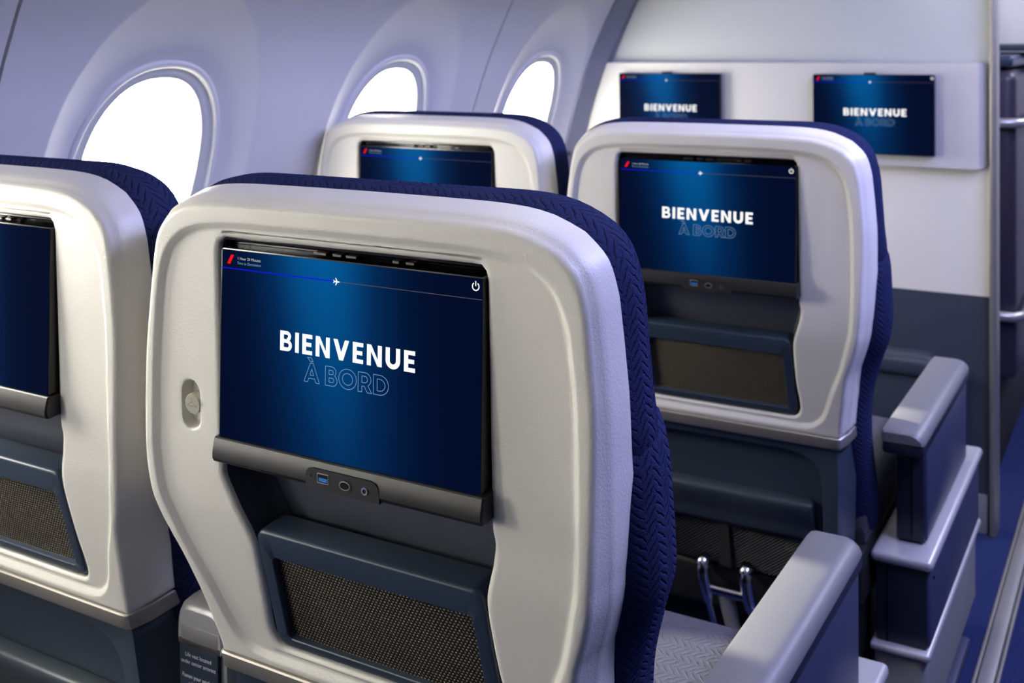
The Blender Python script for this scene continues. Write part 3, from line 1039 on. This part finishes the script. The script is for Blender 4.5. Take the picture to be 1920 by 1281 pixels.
def hs(s):                               # the glass leans out towards its lower edge
    return .026 * (.139 - s) / .189
def build_monitor(parent):
    x0, x1, y0, y1 = -.1540, .1585, -.0560, .1392
    bm = bmesh.new()
    V = []
    r = 0.003
    cs = [(x0 + r, y0 + r, 180), (x1 - r, y0 + r, 270), (x1 - r, y1 - r, 0), (x0 + r, y1 - r, 90)]
    cont = []
    for cx, cyy, a0 in cs:
        cont += arc(cx, cyy, r, a0, a0 + 90, 5)
    L = [[sp(x, s, hs(s) - 0.018) for x, s in cont], [sp(x, s, hs(s) - 0.001) for x, s in cont], [sp(x * 0.997, s, hs(s)) for x, s in cont]]
    vs, fs = bridge(L)
    n = len(cont)
    fs.append(tuple(range(n)))
    fs.append(tuple(2 * n + i for i in range(n)))
    mon = mesh_obj('monitor', vs, fs, M['gloss_black'], parent, angle=35)
    mon['label'] = 'lit welcome screen'
    build_display(mon, lambda x, y, l: sp(x, y, hs(y) + l), x0 + 0.0012, x1 - 0.0012, y0, y1 - 0.0012)
    # housing above and beside the glass
    hb = bmesh.new()
    def hbox(xa, xb, sa, sb, ha, hb_, r=0.001):
        c = sp((xa + xb) / 2, (sa + sb) / 2, (ha + hb_) / 2)
        add_rbox(hb, c.x, c.y, c.z, xb - xa, abs(hb_ - ha), sb - sa, r=r, seg=1, mtx=Matrix.Rotation(TH, 4, 'X'))
    hbox(-.1640, .1640, .1445, .1500, -.030, -.006, .002)
    hbox(-.1650, .1650, .1385, .1500, -.034, -.018)
    hbox(.1580, .1650, -.075, .146, -.030, -.010)
    hbox(-.1650, -.1555, -.075, .146, -.034, -.014)
    bm_obj('monitor_housing', hb, M['gloss_black'], parent)
    for xa, w in ((-.030, .016), (-.009, .011), (.008, .013), (.060, .008), (.076, .010)):
        c = sp(xa, .1418, -.009)
        rbox('monitor_latch', (c.x, c.y, c.z), (w, .008, .0030), M['bar'], parent, r=.0006, seg=1)
    # control bar with sockets
    prof = [(-.014, -.0495), (.0255, -.0490), (.0285, -.0490), (.0298, -.0500), (.0318, -.0550), (.0345, -.0640), (.0350, -.0690), (.0332, -.0728), (.0290, -.0742), (-.014, -.0742)]
    xs = [-.1580, -.1565, -.153, .158, .1610, .1625]
    L = []
    for i, x in enumerate(xs):
        k = 1.0 if 0 < i < len(xs) - 1 else 0.93
        L.append([sp(x, -.0605 + (s + .0605) * k, h if h < 0 else h * k) for h, s in prof])
    vs, fs = bridge(L)
    n = len(prof)
    fs.append(tuple(range(n)))
    fs.append(tuple((len(L) - 1) * n + i for i in range(n)))
    bar = mesh_obj('control_bar', vs, fs, M['bar'], parent, angle=28)
    bar['label'] = 'dark grey control bar with sockets under the screen'
    # socket plate, slightly proud and tilted with the bar face
    def bp_(x, t, d):                      # point on the sloped bar front; t 0 top .. 1 bottom, d outwards
        h = .0327 + (.0346 - .0327) * t
        s = -.0560 + (-.0735 + .0560) * t
        return sp(x, s, h + d)
    pl = [(-.0345, 1.05), (-.0345, .45), (-.0335, .2), (-.031, .02), (-.026, -.05), (.042, -.05), (.0475, .02), (.051, .2), (.0525, .5), (.053, 1.05)]
    vs = [bp_(x, t, .0012) for x, t in pl] + [bp_(x, t, -.004) for x, t in pl]
    n = len(pl)
    fs = [tuple(range(n))] + [(i, (i + 1) % n, n + (i + 1) % n, n + i) for i in range(n)]
    plate = mesh_obj('socket_plate', vs, fs, M['black'], bar, smooth=False)
    def rect_on(name, xc, tc, wx, wt, m_, d, dd=0.0008, rr=0.35, par=bar):
        pts = []
        for sx, sy, a0 in ((1, 1, 0), (-1, 1, 90), (-1, -1, 180), (1, -1, 270)):
            for x_, y_ in arc(sx * wx * (1 - rr), sy * wt * (1 - rr), 1, a0, a0 + 90, 4):
                pass
            for i in range(5):
                an = math.radians(a0 + 90 * i / 4)
                pts.append((xc + sx * wx * (1 - rr) + wx * rr * math.cos(an), tc + sy * wt * (1 - rr) + wt * rr * math.sin(an)))
        n = len(pts)
        vs = [bp_(x, t, d) for x, t in pts] + [bp_(x, t, d - dd) for x, t in pts]
        fs = [tuple(range(n))] + [(i, (i + 1) % n, n + (i + 1) % n, n + i) for i in range(n)]
        return mesh_obj(name, vs, fs, m_, par, smooth=False)
    rect_on('usb_socket', -.0130, .40, .0068, .27, M['silver'], .0016, rr=.1)
    rect_on('usb_opening', -.0130, .40, .0061, .22, M['gloss_black'], .0018, rr=.1)
    rect_on('usb_tongue', -.0122, .46, .0052, .10, M['usb'], .0021, rr=.1)
    rect_on('charging_socket', .0130, .52, .0080, .36, M['bar'], .0016, rr=.95)
    rect_on('charging_rim', .0130, .50, .0062, .24, M['silver'], .0018, rr=.95)
    rect_on('charging_opening', .0130, .50, .0054, .19, M['gloss_black'], .0020, rr=.95)
    rect_on('indicator', -.0270, .36, .0008, .05, M['gloss_black'], .0016, rr=.9)
    vs, fs = [], []
    K = 24
    for r, d in ((.0036, .0012), (.0036, .0022), (.0021, .0022), (.0021, .0006)):
        vs += [bp_(.0365 + r * math.cos(2 * math.pi * i / K), .52 + r / .0176 * math.sin(2 * math.pi * i / K), d) for i in range(K)]
    vs_n = 4
    fs = []
    for k in range(3):
        fs += [(k * K + i, k * K + (i + 1) % K, (k + 1) * K + (i + 1) % K, (k + 1) * K + i) for i in range(K)]
    mesh_obj('headphone_socket', vs, fs, M['chrome'], bar, smooth=False)
    return mon

def build_pocket(parent):
    """framed mesh pocket in the lower recess"""
    def rr(x0, x1b, x1t, s0, s1, r, n=6):
        """rounded trapezoid, x half widths bottom/top"""
        out = []
        for cx, cs, a0 in ((x1t - r, s1 - r, 0), (-(x1t - r), s1 - r, 90), (-(x1b - r), s0 + r, 180), (x1b - r, s0 + r, 270)):
            out += arc(cx, cs, r, a0, a0 + 90, n)
        return [(x + 0.006, s) for x, s in out]
    def fh(s):                              # frame surface
        return interp([(-.295, -.012), (-.15, .012)], s)
    outer = rr(0, .139, .1375, -.2905, -.1500, .013)
    inner = rr(0, .1235, .1215, -.2790, -.1790, .006)
    mid = [(p[0] * .5 + q[0] * .5, p[1] * .5 + q[1] * .5) for p, q in zip(outer, inner)]
    def at(loop, d, grow=0):
        return [sp(x, s, fh(s) + d) for x, s in (off(loop, grow) if grow else loop)]
    outer_top = [(x, s) for x, s in outer]
    L = [at(outer, -.045), at(outer, -.004), at(off(outer[::-1], 0)[::-1], 0)]
    def shrink(loop, k):
        cx, cs = .006, -.22
        return [(cx + (x - cx) * (1 - k / .139), cs + (s - cs) * (1 - k / .07)) for x, s in loop]
    L = [at(inner, -.036), at(outer, -.036), at(outer, -.0050), at(shrink(outer, .0009), -.0022), at(shrink(outer, .0022), -.0006), at(shrink(outer, .004), 0.0)]
    # the top rail slopes back towards the seat: a broad upper ledge
    L += [at(inner, 0.0), at(shrink(inner, .0012), -.0010), at(shrink(inner, .0018), -.010)]
    vs, fs = bridge(L)
    fr = mesh_obj('pocket_frame', vs, fs, M['navy'], parent, angle=40)
    fr['label'] = 'navy plastic frame of the seat-back pocket'
    vs, fs, uv = [], [], []
    nx, ns = 16, 10
    for j in range(ns + 1):
        s = -.282 + (.106) * j / ns
        for i in range(nx + 1):
            x = -.1265 + .253 * i / nx
            bow = .006 * math.sin(math.pi * i / nx) * (0.3 + 0.7 * j / ns)
            vs.append(sp(x + .006, s, fh(s) - .0085 + bow))
            uv.append((x, s))
    for j in range(ns):
        for i in range(nx):
            a = j * (nx + 1) + i
            fs.append((a, a + 1, a + nx + 2, a + nx + 1))
    ms = mesh_obj('pocket_mesh', vs, fs, M['mesh'], parent, uvs=uv, angle=0)
    ms['label'] = 'bronze woven mesh of the seat-back pocket'

def ring_cushion(name, contour, rings, material, parent, depth=None):
    """pad built from offset rings (out, back); front closed; UV in metres"""
    n = len(contour)
    per = [0.0]
    for i in range(n):
        a, b = contour[i], contour[(i + 1) % n]
        per.append(per[-1] + math.hypot(b[0] - a[0], b[1] - a[1]))
    vs, uv, fs = [], [], []
    acc = 0.0
    last = None
    for k, (o_, bk) in enumerate(rings):
        if last is not None:
            acc += math.hypot(o_ - last[0], bk - last[1])
        last = (o_, bk)
        lp = off(contour, o_) if o_ else contour
        for i in range(n + 1):
            x, s = lp[i % n]
            vs.append(sp(x, s, hf(s) - (depth or rim)(s) - bk))
            uv.append((per[i], acc))
    m_ = n + 1
    for k in range(len(rings) - 1):
        for i in range(n):
            fs.append((k * m_ + i, k * m_ + i + 1, (k + 1) * m_ + i + 1, (k + 1) * m_ + i))
    o = (len(rings) - 1) * m_
    fs.append(tuple(o + i for i in range(n)))
    return mesh_obj(name, vs, fs, material, parent, uvs=uv, angle=70)

def closed_contour(right):
    pts = catmull(right, 6)
    h = resample(pts, 70)
    return full(h)

def build_cushions(parent):
    # headrest: upper half of the back outline
    head = closed_contour([(0, .178), (.10, .178), (.175, .177), (.215, .168), (.241, .149), (.252, .115), (.2555, .073), (.2585, .024), (.2605, -.015), (.250, -.030), (.20, -.034), (.10, -.034), (0, -.034)])
    global HEADC, HEADR, BODYC, BODYR
    HEADC, HEADR = head, [(-.006, -.008), (.010, -.001), (.0185, .010), (.0215, .026), (.0205, .046), (.013, .062), (-.002, .074), (-.03, .080)]
    ring_cushion('headrest', head, HEADR, M['navyfab'], parent)
    body = closed_contour([(0, -.004), (.15, -.004), (.232, -.005), (.256, -.013), (.264, -.036), (.266, -.08), (.266, -.12), (.262, -.155), (.249, -.19), (.236, -.23), (.226, -.27), (.219, -.33), (.215, -.42), (.212, -.52), (.204, -.555), (.18, -.566), (.09, -.567), (0, -.567)])
    BODYC, BODYR = body, [(-.008, -.012), (.006, -.004), (.015, .006), (.020, .022), (.021, .042), (.018, .064), (.008, .084), (-.008, .096), (-.03, .102)]
    ring_cushion('back_cushion', body, BODYR, M['navyfab'], parent, rim2)
    # seat base cushion with rounded front
    V, Fc, uv = [], [], []
    prof = [(.185, -.545), (.185, -.470), (.195, -.452), (.21, -.447), (.27, -.450), (.40, -.450), (.50, -.447), (.57, -.447), (.603, -.455), (.622, -.474), (.628, -.500), (.618, -.545)]
    prof = catmull(prof, 4)
    xs = [-.222, -.220, -.212, -.195, -.10, 0, .10, .195, .212, .220, .222]
    acc = [0]
    for a, b in zip(prof, prof[1:]):
        acc.append(acc[-1] + math.hypot(b[0] - a[0], b[1] - a[1]))
    for i, x in enumerate(xs):
        e = min(i, len(xs) - 1 - i)
        d = (.022, .010, .003, 0, 0, 0)[min(e, 5)]
        for (y, z), t in zip(prof, acc):
            yc = .36
            V.append((x, y + (d * 0.5 if y < yc else -d * 0.5), ZF + max(z - d, -.545)))
            uv.append((x, t))
    n = len(prof)
    for i in range(len(xs) - 1):
        for j in range(n - 1):
            Fc.append((i * n + j, i * n + j + 1, (i + 1) * n + j + 1, (i + 1) * n + j))
    Fc.append(tuple(range(n)))
    Fc.append(tuple((len(xs) - 1) * n + j for j in range(n)))
    mesh_obj('seat_cushion', V, Fc, M['seatfab'], parent, uvs=uv, angle=60)

def build_lower(parent):
    """navy lower back with inset panel, leather pocket, net, bar, latch and legs"""
    w = .2065
    ss = [-.332, -.36, -.40, -.44, -.48, -.52, -.56, -.60]
    wf = lambda s: interp([(-.62, .190), (-.45, .203), (-.33, .2065)], s)
    lh = lambda s: interp([(-.62, -.040), (-.45, -.024), (-.33, -.016)], s)
    # side cheeks and rounded frame: outer section minus inset opening
    inner_half = [(0, -.356), (.10, -.356), (.140, -.360), (.163, -.372), (.174, -.392), (.177, -.42), (.176, -.47), (.174, -.53), (.172, -.60)]
    ih = resample(catmull(inner_half, 6), 48)
    outer_half = [(0, -.332), (.10, -.332), (.17, -.332), (.20, -.3325), (.2065, -.338), (.2065, -.36), (.205, -.42), (.199, -.52), (.192, -.60)]
    oh = resample(outer_half, 48)
    def both(h):
        return [(-x, s) for x, s in reversed(h[1:])] + h
    I2, O2 = both(ih), both(oh)
    L = [[sp(x + (.012 if x > 0 else -.012), s, lh(s) - .075) for x, s in O2],
         [sp(x + (.008 if x > 0 else -.008), s, lh(s) - .028) for x, s in O2],
         [sp(x, s, lh(s)) for x, s in O2],
         [sp(x * 1.02, s + .003, lh(s)) for x, s in I2],
         [sp(x * 1.005, s + .001, lh(s) - .0015) for x, s in I2],
         [sp(x, s, lh(s) - .005) for x, s in I2],
         [sp(x * .99, s - .001, lh(s) - .022) for x, s in I2]]
    vs, fs = bridge(L, closed=False)
    lf = mesh_obj('lower_frame', vs, fs, M['lower'], parent, angle=35)
    V = [sp(-.18, -.345, lh(-.345) - .020), sp(.18, -.345, lh(-.345) - .020), sp(.18, -.56, lh(-.56) - .020), sp(-.18, -.56, lh(-.56) - .020)]
    mesh_obj('lower_panel', V, [(0, 1, 2, 3)], M['lower'], parent, smooth=False)
    # leather pocket flap with soft rolled top
    prof = [(-.024, -.449), (-.014, -.4485), (-.004, -.4500), (.001, -.4545), (.002, -.464), (-.001, -.480), (-.006, -.500), (-.008, -.522), (-.024, -.524)]
    prof = catmull(prof, 3)
    xs = [-.160, -.158, -.150, -.08, 0, .08, .150, .158, .160]
    L = []
    for i, x in enumerate(xs):
        e = min(i, len(xs) - 1 - i)
        k = (0.35, .75, .95, 1, 1)[e]
        wob = .003 * math.sin(x * 40)
        L.append([sp(x, s + (1 - k) * -.010, lh(s) - .020 + (h + .024) * k + (wob if h > -.02 else 0)) for h, s in prof])
    vs, fs = bridge(L, closed=False)
    n = len(prof)
    fs += [tuple(range(n)), tuple((len(L) - 1) * n + i for i in range(n))]
    pk = mesh_obj('magazine_pocket', vs, fs, M['leather'], parent, angle=50)
    pk['label'] = 'dark leather magazine pocket with soft top edge'
    # net under the flap: dark cloth behind diagonal cords
    def np_(x, s, d=0.0):
        return sp(x, s, lh(s) - .022 + .010 * math.sin(math.pi * min(max((x + .17) / .34, 0), 1)) + d)
    vs, fs = [], []
    for j in range(7):
        for i in range(13):
            vs.append(np_(-.170 + .34 * i / 12, -.512 - .10 * j / 6, -.004))
    for j in range(6):
        for i in range(12):
            a = j * 13 + i
            fs.append((a, a + 1, a + 14, a + 13))
    net = mesh_obj('net_pocket', vs, fs, M['void'], parent)
    vs, fs = [], []
    for k in range(-14, 46):
        x0 = -.170 + k * .0075
        pts = []
        for t in range(7):
            x, s = x0 + .10 * t / 6 * 1.15, -.612 + .088 * t / 6
            if -.168 <= x <= .168:
                pts.append(np_(x, s, .0005))
        if len(pts) > 1:
            a, b = tube_data(pts, .0011, 5)
            o = len(vs)
            vs += a
            fs += [tuple(o + i for i in f) for f in b]
    cords = mesh_obj('net_cord', vs, fs, M['black'], net)
    cords['kind'] = 'stuff'
    for nm, s0, s1 in (('net_hem', -.508, -.530),):
        vs = []
        for i in range(13):
            x = -.170 + .34 * i / 12
            vs += [np_(x, s0, .004), np_(x, s1, .004)]
        mesh_obj(nm, vs, [(2 * i, 2 * i + 1, 2 * i + 3, 2 * i + 2) for i in range(12)], mat('net_hem_brown', srgb(32, 30, 28), 0.8, bump=(900, .0006, .5)), net)
    vs = []
    for j in range(8):
        s = -.512 - .10 * j / 7
        vs += [np_(-.016, s, .0045), np_(.004, s, .0045)]
    mesh_obj('net_strap', vs, [(2 * i, 2 * i + 1, 2 * i + 3, 2 * i + 2) for i in range(7)], mat('net_strap_brown', srgb(46, 42, 36), 0.8, bump=(900, .0006, .5)), net)
    # cross bar and the pair of bright latch arms
    zz = lambda s: sp(0, s, 0).z
    yb = sp(0, -.62, lh(-.62)).y
    bm = bmesh.new()
    add_rbox(bm, 0, yb + .045, zz(-.655), .40, .05, .085, r=.012, seg=3)
    bm_obj('leg_rest_bar', bm, M['black'], parent)
    lt = empty('latch', (0, 0, 0), parent)
    def arm(x0, x1, drop):
        path = catmull([(x0, yb + .010, zz(-.603)), (x0 + .001, yb - .006, zz(-.602)), (x0 + .004, yb - .012, zz(-.625)), (x1, yb - .006, zz(-.675)), (x1 + .006, yb + .012, zz(-.690 - drop))], 5)
        return path
    for x0, x1, dr in ((-.046, -.034, .035), (.034, .046, .035)):
        vs, fs = tube_data(arm(x0, x1, dr), [.0125] * 6 + [.0115] * 9 + [.007] * 6, 10)
        mesh_obj('latch_arm', vs, fs, M['chrome'], lt)
    tube('latch_pin', [(-.034, yb - .006, zz(-.648)), (.036, yb - .006, zz(-.648))], .0095, M['chrome'], lt, n=12)
    vs, fs = tube_data([(-.006, yb + .002, zz(-.652)), (.004, yb + .004, zz(-.700)), (.018, yb - .004, zz(-.742))], [.016, .014, .012], 10)
    mesh_obj('latch_tongue', vs, fs, M['silver'], lt)
    # under-seat shroud, frame and legs
    bm = bmesh.new()
    add_rbox(bm, 0, .34, .33, .46, .40, .10, r=.02)
    bm_obj('seat_pan', bm, M['void'], parent)
    bm = bmesh.new()
    add_rbox(bm, 0, .20, .27, .44, .05, .28, r=.015)
    bm_obj('rear_shroud', bm, M['void'], parent)
    for x in (-.15, .15):
        bm = bmesh.new()
        add_rbox(bm, x, .22, .145, .035, .05, .29, r=.006)
        bm_obj('leg', bm, M['void'], parent)
        bm = bmesh.new()
        add_rbox(bm, x, .50, .145, .035, .05, .29, r=.006)
        bm_obj('leg', bm, M['void'], parent)

def build_seat():
    root = empty('airline_seat')
    build_shell(root)
    build_strip(root)
    build_recess(root)
    build_monitor(root)
    build_pocket(root)
    build_cushions(root)
    build_lower(root)
    return root

CX, DX, PY = -0.045, 0.5767, 0.965
seat = build_seat()
spots = [(CX, 0.0, 'white-backed airline seat nearest the camera, coat hook disc beside its welcome screen'),
         (CX - DX, 0.0, 'white-backed airline seat cut off at the left edge of the photo, beside the large window'),
         (CX, PY, 'white-backed airline seat in the front row beside the aisle, full welcome screen and pocket visible'),
         (CX - DX, PY, 'white-backed airline seat in the front row next to the windows, only its top showing')]
for i, (x, y, lb) in enumerate(spots):
    o = seat if i == 0 else copy_tree(seat)
    o.location = (x, y, 0)
    tag(o, lb, 'airline seat', 'airline seats in two rows')
    if i == 2:                                     # its welcome words sit a little lower on the glass
        for ch in o.children:
            for g_ in ch.children:
                if g_.name.split('.')[0] in ('welcome_lettering', 'outline_lettering'):
                    g_.location.z -= .0065
                    g_.location.y -= .0003
    # the window seats show a plainer screen in the photo
    if i in (1, 3):
        drop = ('power_symbol',) if i == 3 else ('power_symbol', 'route_line')
        for ch in list(o.children):
            if ch.name.startswith('monitor') and ch.children:
                for g_ in list(ch.children):
                    if i == 1 and g_.name.split('.')[0] in ('welcome_lettering', 'outline_lettering'):
                        g_.location.x -= .036
                    if g_.name.split('.')[0] in drop:
                        bpy.data.objects.remove(g_)

# ------------------------------------------------------------------ armrests
AX = CX + DX / 2                                   # centre of the aisle armrest
def build_aisle_armrest():
    root = empty('aisle_armrest')
    zt = ZF - .33
    # padded top with rounded outer edge, local y 0.165..0.69
    y0, y1 = .165, .690
    prof = [(-.036, -.020), (-.036, -.005), (-.0345, -.0013), (-.031, 0), (.012, 0), (.024, -.003), (.032, -.009), (.036, -.016), (.036, -.020)]
    L = []
    for y, k, dz in ((y0, .90, -.004), (y0 + .004, .96, -.0015), (y0 + .012, 1, 0), (y1 - .030, 1, 0), (y1 - .012, .97, -.001), (y1 - .003, .88, -.004), (y1, .78, -.008)):
        L.append([(x * k, y, zt + z + dz * (1 if z > -.019 else 0)) for x, z in prof])
    vs, fs = bridge(L)
    n = len(prof)
    fs += [tuple(range(n)), tuple((len(L) - 1) * n + i for i in range(n))]
    mesh_obj('armrest_pad', vs, fs, M['armtop'], root, angle=35)
    rbox('pad_base', (0, (y0 + y1) / 2 - .002, zt - .031), (.070, y1 - y0 - .006, .020), M['armend'], root, r=.005)
    rbox('armrest_panel', (.003, (y0 + y1) / 2 + .032, zt - .125), (.052, y1 - y0 - .072, .17), M['armside'], root, r=.004)
    rbox('end_cover', (.001, y0 + .066, zt - .125), (.047, .012, .172), M['armend'], root, r=.003)
    rbox('cover_seam', (.004, y0 + .0595, zt - .125), (.002, .003, .168), M['gloss_black'], root, r=0)
    # console below with silver cap
    zc = ZF - .545
    bm = bmesh.new()
    add_rbox(bm, -.003, .475, zc - .010, .104, .62, .020, r=.009, seg=3)
    bm_obj('console_cap', bm, M['cap'], root)
    bm = bmesh.new()
    add_rbox(bm, -.004, .478, zc - .090, .092, .60, .145, r=.012, seg=3)
    bm_obj('console_body', bm, M['armside'], root)
    bm = bmesh.new()
    add_rbox(bm, -.004, .181, zc - .090, .084, .012, .140, r=.004)
    bm_obj('console_end_cover', bm, M['armend'], root)
    rbox('end_seam', (-.028, .174, zc - .090), (.002, .003, .136), M['gloss_black'], root, r=0)
    tube('screw', [(.0425, .215, zc - .045), (.0445, .215, zc - .045)], .004, M['black'], root, n=10)
    # lower cover with sloping silver edge
    zl = ZF - .705
    bm = bmesh.new()
    add_rbox(bm, -.005, .475, zl - .006, .100, .63, .014, r=.006, seg=3)
    bm_obj('lower_cap', bm, M['cap'], root)
    bm = bmesh.new()
    add_rbox(bm, -.007, .470, zl - .090, .086, .60, .155, r=.010, seg=3)
    bm_obj('lower_cover', bm, M['greypaint'], root)
    for y in (.24, .66):
        rbox('leg', (-.007, y, .035), (.04, .05, .072), M['void'], root, r=.004)
    rbox('floor_foot', (.012, .40, .012), (.060, .50, .024), M['armside'], root, r=.008)
    return root
arm = build_aisle_armrest()
for i, (y, lb) in enumerate(((0.0, 'large grey-topped aisle armrest in the foreground with a band of sunlight across it'),
                             (PY, 'smaller aisle armrest of the front row standing on a silver-capped navy console'))):
    o = arm if i == 0 else copy_tree(arm)
    o.location = (AX, y, 0)
    tag(o, lb, 'armrest', 'aisle armrests')

def build_center_armrest():
    root = empty('center_armrest')
    zt = ZF - .300
    W = .0385
    # rounded silver end cap facing the row behind
    cont = []
    top = arc(0, 0, 1, 0, 1, 1)
    half_c = [(0, zt), (.018, zt), (.028, zt - .003), (.0345, zt - .010), (.0375, zt - .022), (W, zt - .036), (W, zt - .050)]
    h = resample(catmull(half_c, 5), 20)
    cont = [(-x, z) for x, z in reversed(h[1:])] + h
    L = []
    for y, k, dz in ((.140, 1, 0), (.096, 1, 0), (.084, .985, -.002), (.078, .93, -.006), (.076, .86, -.011)):
        L.append([(x * k, y + .0 * z, z if z < zt - .045 else z + dz) for x, z in cont])
    vs, fs = bridge(L, closed=False)
    o = (len(L) - 1) * len(cont)
    fs.append(tuple(o + i for i in range(len(cont))))
    mesh_obj('end_cap', vs, fs, M['cap'], root, angle=50)
    rbox('finger_recess', (0, .0785, zt - .0385), (.062, .006, .021), M['silver'], root, r=.0028)
    rbox('armrest_body', (0, .117, zt - .26), (.074, .070, .40), M['cap'], root, r=.006)
    pl = rbox('placard', (-.002, .0790, zt - .160), (.062, .006, .218), M['placard'], root, r=.002)
    pl['label'] = 'navy safety placard with white print'
    for body, z in (('Life vest located\nunder center armrest', zt - .066), ('Fasten your seatbelt\nwhile seated', zt - .091), ('During taxi, take-off\nand landing', zt - .116)):
        me = text_mesh(body, .0068, 'CENTER', 1.25)
        vs = [(-.002 + v.co.x * .93, .0757, z + v.co.y) for v in me.vertices]
        mesh_obj('placard_print', vs, [tuple(p.vertices) for p in me.polygons], M['print'], pl, smooth=False)
    rbox('armrest_pad', (0, .39, zt - .035), (.074, .50, .030), M['armtop'], root, r=.010, seg=3)
    rbox('armrest_panel', (0, .40, zt - .16), (.060, .48, .24), M['armside'], root, r=.005)
    rbox('support', (0, .35, .17), (.05, .40, .34), M['void'], root, r=.005)
    return root
carm = build_center_armrest()
for i, (y, lb) in enumerate(((0.0, 'silver-capped center armrest with a printed safety placard between the two nearest seats'),
                             (PY, 'center armrest between the two front row seats, mostly hidden behind their backs'))):
    o = carm if i == 0 else copy_tree(carm)
    o.location = (CX - DX / 2, y, 0)
    tag(o, lb, 'armrest', 'center armrests')

# ------------------------------------------------------------------ bulkhead monitors
for i, (xc, lb) in enumerate(((-0.6065, 'welcome screen on the bulkhead nearer the sidewall, lower part hidden by a seat'),
                              (-0.0325, 'welcome screen on the bulkhead nearer the aisle, with a power symbol'))):
    root = empty('wall_monitor', (xc, YB, ZF + .145))
    tag(root, lb, 'monitor', 'bulkhead monitors')
    rbox('casing', (0, -.010, 0), (.312, .020, .211), M['gloss_black'], root, r=.004)
    rbox('camera_tab', (-.008, -.008, .107), (.030, .012, .006), M['black'], root, r=.002)
    build_display(root, lambda x, y, l: Vector((x, -.0202 - l, y - .0345)), -.1545, .1545, -.069, .1385, -.016, i == 1)

# ------------------------------------------------------------------ dark stowage cabinet ahead of the bulkhead
cab = empty('stowage_cabinet', (0, 0, 0))
tag(cab, 'dark stowage cabinet with silver wrap-around rails beyond the bulkhead', 'cabinet')
CXR, CYF = 0.268, 2.63
bm = bmesh.new()
add_rbox(bm, CXR - .45, CYF + .45, .725, .90, .90, .90, r=.03, seg=3)
bm_obj('cabinet_body', bm, M['cabinet'], cab)
rbox('base_plinth', (CXR - .48, CYF + .46, .14), (.86, .84, .28), M['void'], cab, r=.006)
rbox('top_board', (CXR - .45, CYF + .47, ZF + .275), (.88, .90, .035), M['navy'], cab, r=.012, seg=3)
rbox('top_board', (CXR - .42, CYF + .62, ZF + .312), (1.10, .70, .020), M['bulkdark'], cab, r=.004)
for z in (ZF + .100, ZF - .455):
    path = [(CXR - .5, CYF - .02, z), (CXR - .05, CYF - .02, z), (CXR - .005, CYF - .018, z), (CXR + .018, CYF + .015, z), (CXR + .022, CYF + .06, z), (CXR + .022, CYF + .7, z)]
    tube('rail', path, .014, M['silver'], cab, n=12)
